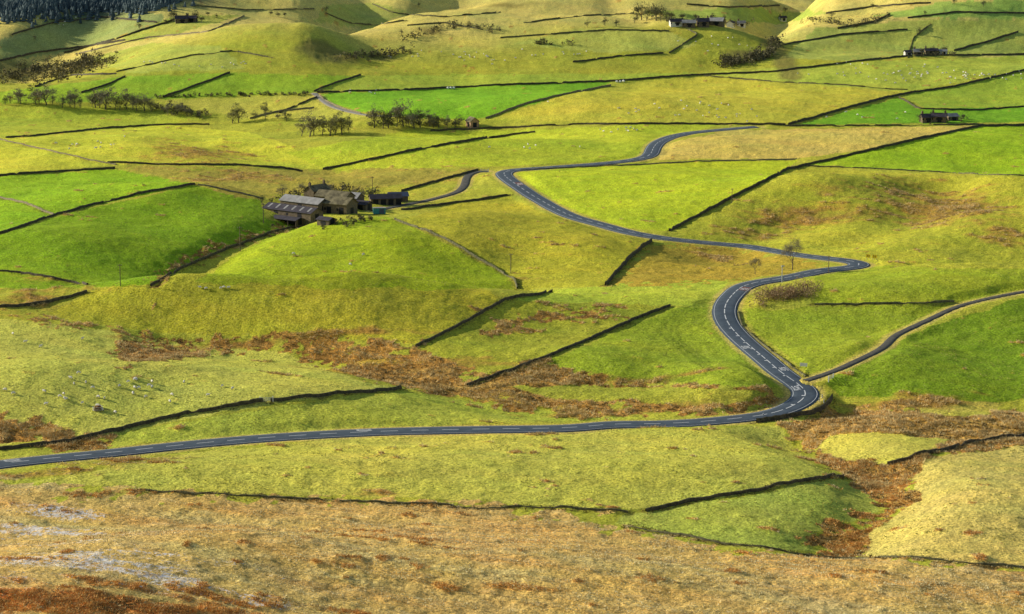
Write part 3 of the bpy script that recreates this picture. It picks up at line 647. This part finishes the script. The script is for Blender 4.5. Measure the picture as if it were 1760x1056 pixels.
for sd,(H_,dn,sz,nc,nj) in enumerate([(10,2,.19,22,40),(11,2,.19,16,36),(9,2,.17,24,40),(10,1,.2,18,34),(10,2,.18,12,30),(12,2,.19,20,38)]): tpl.append((H_,)+tree_tpl(sd+3,H_,dn,sz,False,nc,nj))
crowns={}
def tree(px,py,h,ti,mk,label,group=None,sc=1.0):
    q=cast([(px,py)])[0]; z=float(Hs(q[0],q[1])[0]); H_,tm,T=tpl[ti]
    ke=(ti,mk)
    if ke not in crowns: crowns[ke]=mesh_np("crown",T,np.arange(len(T)).reshape(-1,3),twig[mk])
    s_=h/T[:,2].max()*random.uniform(.7,1.15); r=add("tree",None,label=label,category="tree"); r.location=(q[0],q[1],z-.1); r.rotation_euler=(0,0,random.uniform(0,6.28)); k1=random.uniform(1.0,1.4)*sc; r.scale=(s_*k1,s_*k1*random.uniform(.8,1.1),s_); r.empty_display_size=1
    if group: r["group"]=group
    add("trunk",tm,r); add("crown",crowns[ke],r)
G="bare trees scattered along the valley"
for px,py,h,k in [(20,178,7,'b'),(28,178,8,'b'),(36,179,7,'b'),(62,180,7,'b'),(70,180,9,'b'),(79,181,9,'b'),(88,181,7,'b'),(110,184,6,'b'),(120,185,8,'b'),(130,186,9,'b'),(140,186,7,'b'),(156,184,6,'g'),(164,184,8,'b'),(174,186,8,'b'),(184,187,10,'b'),(196,188,8,'b'),(207,189,6,'g'),(217,190,9,'b'),(226,191,7,'b'),(236,192,9,'b'),(250,191,9,'b'),(262,192,7,'b'),(8,180,4,'g'),(402,212,7,'o'),(412,212,8,'o'),(458,207,10,'o'),(495,208,5,'o'),(530,237,11,'b'),(519,234,8,'b'),(541,235,7,'b'),(556,234,9,'o'),(566,234,8,'o'),(576,234,10,'o'),(587,233,9,'o'),(600,230,7,'o'),(645,222,11,'b'),(656,221,7,'g'),(665,220,9,'g'),(680,220,9,'b'),(694,219,10,'b'),(704,220,9,'b'),(714,220,10,'b'),(724,219,8,'g'),(738,218,7,'b'),(746,219,6,'b'),(756,219,6,'g'),(770,218,5,'b'),(780,219,5,'g'),(792,219,5,'g'),(440,208,4,'o'),(480,208,5,'b'),(290,198,5,'b'),(304,199,6,'b'),(320,200,5,'b'),(340,203,4,'b'),(552,160,3,'b'),(636,344,4,'g'),(470,392,2,'g'),(448,352,3,'g'),(608,338,4,'b'),(520,334,4.5,'b'),(566,334,5,'b'),(626,340,3.5,'b'),(484,340,4,'b')]:
    tree(px+random.uniform(-3,3),py+random.uniform(-2,1.5),h*1.4,random.randrange(6),k,{'b':"bare grey brown tree in the valley pasture",'g':"dark ivy clad tree in the valley",'o':"olive brown tree beside the stream"}[k],G)
for px,py,h in [(1095,36,9),(1103,35,12),(1112,36,13),(1120,34,10),(1128,36,12),(1136,37,13),(1145,36,10),(1152,37,8),(1090,40,7),(1225,36,7),(1262,44,6),(1172,36,6),(1196,35,7),(1245,36,6)]: tree(px,py,h,random.randrange(6),'g',"dark tree in the copse by the distant farm","copse trees by the distant farm")
for px,py,h in [(298,38,9),(306,40,7),(322,36,8),(336,36,9),(346,40,7),(285,42,6),(465,28,6),(478,30,6),(490,30,5),(358,28,5),(372,32,5)]: tree(px,py,h,random.randrange(6),'g',"dark tree by a hilltop farmstead","trees around the hilltop farmstead")
for px,py,h in [(1585,96,6),(1604,93,6),(1622,93,6),(1640,97,5),(1568,97,4),(1580,210,5),(1655,205,5),(1602,204,5),(1625,203,4),(922,76,4),(1580,60,5),(1590,25,4),(1690,12,6),(1640,8,6),(560,20,5),(1040,45,7),(1010,47,6),(1060,46,5),(1350,20,6),(1430,30,5),(1500,16,6),(720,12,5),(690,60,5),(200,95,5),(160,112,6),(130,118,6),(60,70,5),(240,50,5)]: tree(px,py,h,random.randrange(6),'g',"small dark tree beside a stone wall","small trees around hill farms")
for px,py,h,sd in [(1362,464,12,21),(1298,472,6.5,22)]:
    tm,T=tree_tpl(sd,11,2,.33,True); q=cast([(px,py)])[0]; z=float(Hs(q[0],q[1])[0]); s_=h/T[:,2].max()
    r=add("bare_tree",None,label="leafless roadside tree with fine spreading twigs",category="tree"); r.location=(q[0],q[1],z); r.scale=(s_*.95,s_*.95,s_)
    add("trunk",tm,r); add("crown",mesh_np("crown",T,np.arange(len(T)).reshape(-1,3),twig['b']),r)
# ------------------------------------------------------------ buildings
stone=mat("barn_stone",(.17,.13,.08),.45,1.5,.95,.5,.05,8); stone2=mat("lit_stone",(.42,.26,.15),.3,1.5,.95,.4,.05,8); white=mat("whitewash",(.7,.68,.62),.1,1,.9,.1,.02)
slate=mat("purple_slate",(.060,.052,.062),.4,.5,.8,.3,.05,8); pale=mat("fibre_cement",(.32,.31,.29),.35,.4,.85,.3,.05,8); mossr=mat("mossy_roof",(.07,.06,.034),.6,.35,.95,.4,.05,8,(.20,.17,.09)); dark=mat("dark_opening",(.012,.012,.014),.3,1,.6,0); wood=mat("weathered_wood",(.12,.09,.06),.3,3,.9,.2,.02); tin=mat("blue_grey_sheet",(.09,.11,.16),.3,1,.6,.1,.02); teal=mat("teal_paint",(.06,.28,.28),.2,1,.6,0)
def boxes(name,bs,m):
    V=[];Fq=[]
    for x0,x1,y0,y1,z0,z1 in bs:
        b=len(V)
        for z in (z0,z1): V+=[(x0,y0,z),(x1,y0,z),(x1,y1,z),(x0,y1,z)]
        Fq+=[(b,b+3,b+2,b+1),(b+4,b+5,b+6,b+7),(b,b+1,b+5,b+4),(b+1,b+2,b+6,b+5),(b+2,b+3,b+7,b+6),(b+3,b,b+4,b+7)]
    return mesh_np(name,np.array(V,float),np.array(Fq),m)
def building(px,py,L,W,he,hr,yaw,wmt,rm,label,name="barn",cat="barn",doors=1,wins=2,chim=0,openf=False,group=None,sky=0):
    q=cast([(px,py)])[0]; z=float(Hs(q[0],q[1])[0])
    r=add(name,None,label=label,category=cat); r.location=(q[0],q[1],z); r.rotation_euler=(0,0,math.radians(yaw)); 
    if group: r["group"]=group
    l,w2=L/2,W/2; me=bpy.data.meshes.new("wall"); zb=-2.5
    vs=[(-l,-w2,zb),(l,-w2,zb),(l,w2,zb),(-l,w2,zb),(-l,-w2,he),(l,-w2,he),(l,w2,he),(-l,w2,he),(-l,0,hr),(l,0,hr)]
    fs=[(0,1,5,4),(2,3,7,6),(1,2,6,9,5),(3,0,4,8,7)]
    if openf: fs=fs[1:]
    me.from_pydata(vs,[],fs); me.update(); me.materials.append(wmt); add("wall",me,r)
    o=.45; sl_=(hr-he)/w2; th=.18; ze=he-sl_*o
    V=[];Fq=[]
    for sg in (-1,1):
        b=len(V); a0=[(-l-o,sg*(w2+o),ze+.05),(l+o,sg*(w2+o),ze+.05),(l+o,0,hr+.05),(-l-o,0,hr+.05)]
        V+=a0+[(x,y,zz+th) for x,y,zz in a0]; Fq+=[(b,b+3,b+2,b+1),(b+4,b+5,b+6,b+7),(b,b+1,b+5,b+4),(b+1,b+2,b+6,b+5),(b+3,b,b+4,b+7)]
    ro=add("roof",mesh_np("roof",np.array(V),np.array(Fq),rm),r)
    for i in range(sky):
        x=-l+L*(i+.5)/sky; Vs=[]
        for xx,t in ((x-.5,.15),(x+.5,.15),(x+.5,.85),(x-.5,.85)): Vs.append((xx,-w2*(1-t),he+(hr-he)*t+.05+th+.03))
        add("skylight",mesh_np("skylight",np.array(Vs),np.array([(0,1,2,3)]),pale),ro)
    if openf:
        add("shade_panel",boxes("shade_panel",[(-l+.1,l-.1,-.3,0,0,he)],dark),r)  # near-black panel halfway back, colouring in the shade inside the open shed
        for i in range(4): add("post",boxes("post",[(-l+L*i/3-.12,-l+L*i/3+.12,-w2,-w2+.24,zb,he)],wood),r)
    for i in range(doors):
        x=-l+L*(i+.5)/max(1,doors)+.4; add("door",boxes("door",[(x-1.1,x+1.1,-w2-.05,-w2+.02,0.0,min(2.9,he-.4))],dark),r)
    for i in range(wins):
        x=-l+L*(i+.5)/wins-L*.12; z1=min(he-.5,2.4 if he<5 else 4.6); add("window",boxes("window",[(x-.45,x+.45,-w2-.06,-w2+.02,z1-1,z1)],dark),r)
    add("door",boxes("door",[(l-.02,l+.05,-1.1,1.1,0,2.6)],dark),r)
    for i in range(chim):
        x=(-l+.6) if i==0 else (l-.6); add("chimney",boxes("chimney",[(x-.45,x+.45,-.4,.4,hr-.6,hr+1.4),(x-.2,x+.2,-.2,.2,hr+1.4,hr+1.8)],stone),ro)
    return r
GF="stone farm buildings around the yard"
building(504,374,26,7.5,3.2,4.9,-38,stone,slate,"long low stone barn with dark purple slate roof",doors=2,wins=4,group=GF,sky=6)
building(524,361,21,7,3.6,5.4,-38,stone,pale,"stone barn with pale grey sheeted roof",doors=1,wins=2,group=GF)
building(545,345,10,5.5,4.6,6.6,52,stone,mossr,"stone farmhouse with two chimneys","farmhouse","house",doors=1,wins=3,chim=2,group=GF)
building(584,366,12,8,4.2,6.4,-30,stone,mossr,"tall stone barn with mossy stained roof",doors=2,wins=2,group=GF)
building(576,354,15,7,4.2,6.2,-30,stone,mossr,"stone barn with lichen patched roof",doors=0,wins=0,group=GF)
building(604,353,9,6,3.6,5.4,-30,stone,pale,"stone barn with patchy grey roof",doors=1,wins=0,group=GF)
building(495,384,13,5,1.9,2.7,-38,wood,slate,"low open fronted timber shed",name="shed",cat="shed",openf=True,doors=0,wins=0,group=GF)
building(662,351,13,6,2.8,4.2,12,stone,slate,"long shed with dark bays and slate roof",doors=4,wins=0,group=GF)
building(624,360,6,5,2.4,3.6,-30,stone,slate,"small stone outbuilding with slate roof",name="outbuilding",cat="shed",wins=1,group=GF)
building(684,346,8,5,2.5,3.8,12,stone,tin,"grey sheeted outbuilding beside the drive",name="outbuilding",cat="shed",wins=1,group=GF)
building(561,386,6,4,2.0,2.8,-38,stone,slate,"small lean stone outbuilding in the yard",name="outbuilding",cat="shed",wins=1,group=GF)
building(812,218,6.5,5,3.2,5.2,-65,stone2,mossr,"small stone field barn with sunlit gable",doors=1,wins=1)
GH="houses of distant hill farms"
for px,py,L,W,he,hr,yw,wm_,rm_,ch in [(1592,210,7,6,3.5,5.5,10,stone,slate,1),(1614,210,9,6,4,6,-15,stone,slate,2),(1635,207,7,6,3,4.6,20,stone,pale,0),(1578,95,7,6,3,5,0,stone,pale,1),(1600,94,10,6,3.4,5,5,stone,slate,1),(1620,94,6,5,3,4.2,0,white,pale,0),
    (1162,44,10,6,3.4,5.4,10,white,slate,1),(1184,46,10,6,3.4,5.4,-5,stone,pale,0),(1208,45,9,7,4,6.5,5,stone,slate,2),(1232,44,11,7,4,6.5,-20,stone,pale,1),(1256,47,7,6,4,6,70,white,slate,1),(1274,46,7,5,3.4,5.4,0,white,pale,1),(1345,36,7,5,3.4,5,20,white,slate,1),
    (312,40,10,7,4,6.5,10,stone,slate,2),(330,38,8,6,3.4,5.4,-10,stone,slate,1),(1560,96,5,5,3,4.4,10,white,slate,0)]:
    building(px,py,L*.85,W*.85,he*.8,hr*.8,yw,wm_,rm_,{id(white):"whitewashed hill farmhouse",id(stone):"stone hill farm building"}[id(wm_)]+" with "+{id(slate):"dark slate roof",id(pale):"pale grey roof"}[id(rm_)],name="farmhouse",cat="house",doors=1,wins=3,chim=ch,group=GH)
def thing(name,px,py,parts,label,cat,yaw=0,group=None,sc=1):
    q=cast([(px,py)])[0]; r=add(name,None,label=label,category=cat); r.location=(q[0],q[1],float(Hs(q[0],q[1])[0])); r.rotation_euler=(0,0,math.radians(yaw)); r.scale=(sc,sc,sc)
    if group: r["group"]=group
    for nm,me in parts: add(nm,me,r)
    return r
thing("storage_container",652,368,[("body",boxes("body",[(-2.5,2.5,-1.2,1.2,.2,2.5)],teal)),("roof",boxes("roof",[(-2.6,2.6,-1.3,1.3,2.5,2.65)],pale)),("door",boxes("door",[(-.1,1.9,-1.26,-1.2,.35,2.3)],tin)),("skid",boxes("skid",[(-2.4,2.4,-1.1,-.8,-.5,.2),(-2.4,2.4,.8,1.1,-.5,.2)],wood))],"teal storage container beside the farm","container",8)
pole=boxes("pole",[(-.13,.13,-.13,.13,-1,9)],wood); arm=boxes("cross_arm",[(-.9,.9,-.2,-.13,8.3,8.5)],wood); insu=boxes("insulator",[(-.8,-.68,-.1,.02,8.5,8.75),(-.06,.06,-.2,-.14,8.5,8.75),(.68,.8,-.1,.02,8.5,8.75)],pale)
for px,py,s_ in [(413,432,1.05),(207,492,.8),(453,384,.9),(878,470,.8),(1258,350,.7),(640,335,.9),(1424,470,.7)]: thing("utility_pole",px,py,[("pole",pole),("cross_arm",arm),("insulator",insu)],"wooden utility pole standing in a pasture","pole",20,"wooden utility poles across the fields",s_)
metal=mat("galvanised_metal",(.45,.48,.5),.1,2,.5,0); yel=mat("yellow_sign",(.8,.6,.03),.05,1,.6,0); blk=mat("black_paint",(.02,.02,.02),.1,1,.6,0); wht=mat("white_board",(.78,.78,.76),.05,1,.6,0)
thing("street_lamp",1344,486,[("pole",boxes("pole",[(-.1,.1,-.1,.1,-.5,5.8)],metal)),("arm",boxes("arm",[(-.06,.7,-.05,.05,5.8,5.9)],metal)),("lamp_head",boxes("lamp_head",[(-.35,.75,-.2,.2,5.5,5.8)],metal))],"pale metal lamp post beside the road bend","street lamp",10)
thing("notice_board",1381,633,[("panel",boxes("panel",[(-1.1,1.1,-.05,.05,.5,1.5)],wht)),("post",boxes("post",[(-.9,-.78,.06,.18,-.5,1.4)],wood)),("post",boxes("post",[(.78,.9,.06,.18,-.5,1.4)],wood))],"white board sign by the track entrance","sign",-20)
def chev():
    V=[];Fq=[]
    for x in (-.55,.05):
        b=len(V); V+=[(x,-.07,.75),(x+.2,-.07,.75),(x+.5,-.07,1.15),(x+.2,-.07,1.55),(x,-.07,1.55),(x+.3,-.07,1.15)]; Fq+=[(b,b+1,b+2,b+5),(b+5,b+2,b+3,b+4)]
    return mesh_np("chevron",np.array(V),np.array(Fq),blk)
cv=chev(); pn=boxes("panel",[(-.8,.8,-.05,.05,.6,1.7)],yel); ps=boxes("post",[(-.6,-.5,.06,.16,-.5,1.6),(.5,.6,.06,.16,-.5,1.6)],metal)
for px,py in [(1492,446),(1503,447)]: thing("chevron_sign",px,py,[("panel",pn),("chevron",cv),("post",ps)],"yellow chevron sign on the outside of the bend","sign",-25,"yellow chevron signs at the bend",1.1)
bwp=boxes("post",[(-.12,.12,-.1,.1,-.3,.8)],wht); bwb=boxes("band",[(-.125,.125,-.105,.105,.45,.65)],blk)
for px,py in [(1408,690),(1413,684),(1416,693),(1312,716),(1050,393),(1088,400),(1100,403)]: thing("marker_post",px,py,[("post",bwp),("band",bwb)],"white marker post with dark band at road edge","bollard",0,"marker posts along the road edge",1.1)
gate=boxes("bars",[(-1.6,1.6,-.03,.03,z,z+.12) for z in (.2,.5,.8,1.1)]+[(-.06,.06,-.05,-.03,.2,1.2)],metal); gp=boxes("gate_post",[(-1.85,-1.62,-.12,.12,-.4,1.5),(1.62,1.85,-.12,.12,-.4,1.5)],wht)
for px,py,yw in [(833,296,0),(458,691,8),(1428,653,60)]: thing("field_gate",px,py,[("bars",gate),("gate_post",gp)],"metal field gate between stone posts","gate",yw,"field gates")
hay=mat("hay",(.34,.17,.06),.4,3,1,.5,.1)
def ring(r,z0,z1,n=20,th=.05):
    V=[];Fq=[]
    for i in range(n):
        a0=6.283*i/n
        for rr in (r,r+th):
            for z in (z0,z1): V.append((rr*math.cos(a0),rr*math.sin(a0),z))
    for i in range(n):
        b=4*i; c=4*((i+1)%n); Fq+=[(b,c,c+1,b+1),(b+2,b+3,c+3,c+2),(b+1,c+1,c+3,b+3),(b,b+2,c+2,c)]
    return V,Fq
def rings(name,L_,m):
    V=[];Fq=[]
    for a0 in L_:
        v_,f_=ring(*a0); b=len(V); V+=v_; Fq+=[tuple(k+b for k in f) for f in f_]
    return mesh_np(name,np.array(V),np.array(Fq),m)
thing("hay_feeder",168,706,[("rail",rings("rail",[(1.3,.2,.3),(1.3,.6,.7),(1.3,1.0,1.1)],metal)),("hay_heap",leafball([(0,0,.5,1.0,.6),(.2,.1,.7,.7,.5)],260,.18,hay,"hay_heap"))],"round metal feeder heaped with hay","feeder",0)
bm=bmesh.new(); bmesh.ops.create_cone(bm,cap_ends=True,segments=20,radius1=.65,radius2=.65,depth=1.25,matrix=Matrix.Translation((0,0,.62))@Matrix.Rotation(math.pi/2,4,'Y')); bmesh.ops.bevel(bm,geom=[e_ for e_ in bm.edges if e_.calc_face_angle(0)>1],offset=.12,segments=2,affect='EDGES')
bale=bpy.data.meshes.new("wrapped_bale"); bm.to_mesh(bale); bm.free(); bale.materials.append(wht)
for px,py in [(770,153),(775,153),(780,153),(1060,142),(1066,142),(1072,141)]:
    q=cast([(px,py)])[0]; o=add("wrapped_bale",bale,label="white wrapped silage bale on green meadow",category="hay bale",group="wrapped bales on the meadow"); o.location=(q[0],q[1],float(Hs(q[0],q[1])[0])); o.rotation_euler=(0,0,random.uniform(0,3))
# ------------------------------------------------------------ sheep
wool=mat("wool",(.80,.76,.66),.08,6,1,.2,.02); face=mat("sheep_face",(.1,.09,.08),.2,4,1,0)
def sheep_mesh(graze):
    hz=.28 if graze else 1.0
    nodes=[((0,0,.72),.30),((.42,0,.72),.29),((-.38,0,.70),.28),((.62,0,.80 if not graze else .6),.16),((.86,0,hz+.02),.11),((1.02,0,hz-.06),.06),((-.60,0,.66),.07)]
    ed=[(0,1),(0,2),(1,3),(3,4),(4,5),(2,6)]
    for sx_,x in ((1,.40),(2,-.40)):
        for sy_ in (-1,1):
            i=len(nodes); k=.0 if x>0 else -.07
            nodes+=[((x,sy_*.16,.42),.10),((x+k,sy_*.16,.22),.05),((x,sy_*.16,0),.045)]; ed+=[(sx_,i),(i,i+1),(i+1,i+2)]
    me=bpy.data.meshes.new("s"); me.from_pydata([n_[0] for n_ in nodes],ed,[]); o=bpy.data.objects.new("s",me); col.objects.link(o)
    o.modifiers.new("k",'SKIN'); 
    for v_,n_ in zip(me.skin_vertices[0].data,nodes): v_.radius=(n_[1],n_[1])
    me.skin_vertices[0].data[0].use_root=True
    sb=o.modifiers.new("s",'SUBSURF'); sb.levels=1
    out=bpy.data.meshes.new_from_object(o.evaluated_get(bpy.context.evaluated_depsgraph_get())); bpy.data.objects.remove(o)
    out.name="sheep"; out.materials.clear(); out.materials.append(wool); out.materials.append(face)
    for p in out.polygons:
        c=p.center; p.use_smooth=True; p.material_index=1 if (c.x>.84 or c.z<.25 and c.x<.8) else 0
    return out
sm_=[sheep_mesh(True),sheep_mesh(False)]
SP=[]
for (px,py,rx,ry,n) in [(220,668,170,24,26),(110,690,60,12,7),(175,706,30,5,4),(1560,128,150,12,60),(1700,132,50,8,14),(1150,190,150,14,22),(370,498,40,3,5),(790,98,90,10,26),(330,110,90,8,16),(150,250,90,10,12),(1080,226,80,4,10),(960,92,60,8,10),(1260,200,80,8,10),(900,255,90,8,6),(620,158,60,6,8),(60,590,60,14,4),(600,450,90,12,3),(1500,200,90,6,6),(120,30,50,8,10),(1250,75,60,10,10)]:
    for i in range(n): SP.append((px+random.gauss(0,.6)*rx,py+random.gauss(0,.6)*ry))
W=cast(np.array(SP)); wz=Hs(W[:,0],W[:,1])
for (x,y),z in zip(W,wz):
    if np.min(np.abs(road.q[:,0]-x)+np.abs(road.q[:,1]-y))<6: continue
    o=add("sheep",random.choice((sm_[0],sm_[0],sm_[1])),label="white sheep grazing on green pasture",category="sheep",group="sheep scattered over the pastures"); o.location=(x,y,z); s_=random.uniform(.8,.95) if y<900 else random.uniform(.95,1.1); o.scale=(s_,s_,s_); o.rotation_euler=(0,0,random.uniform(0,6.28))
print("done")
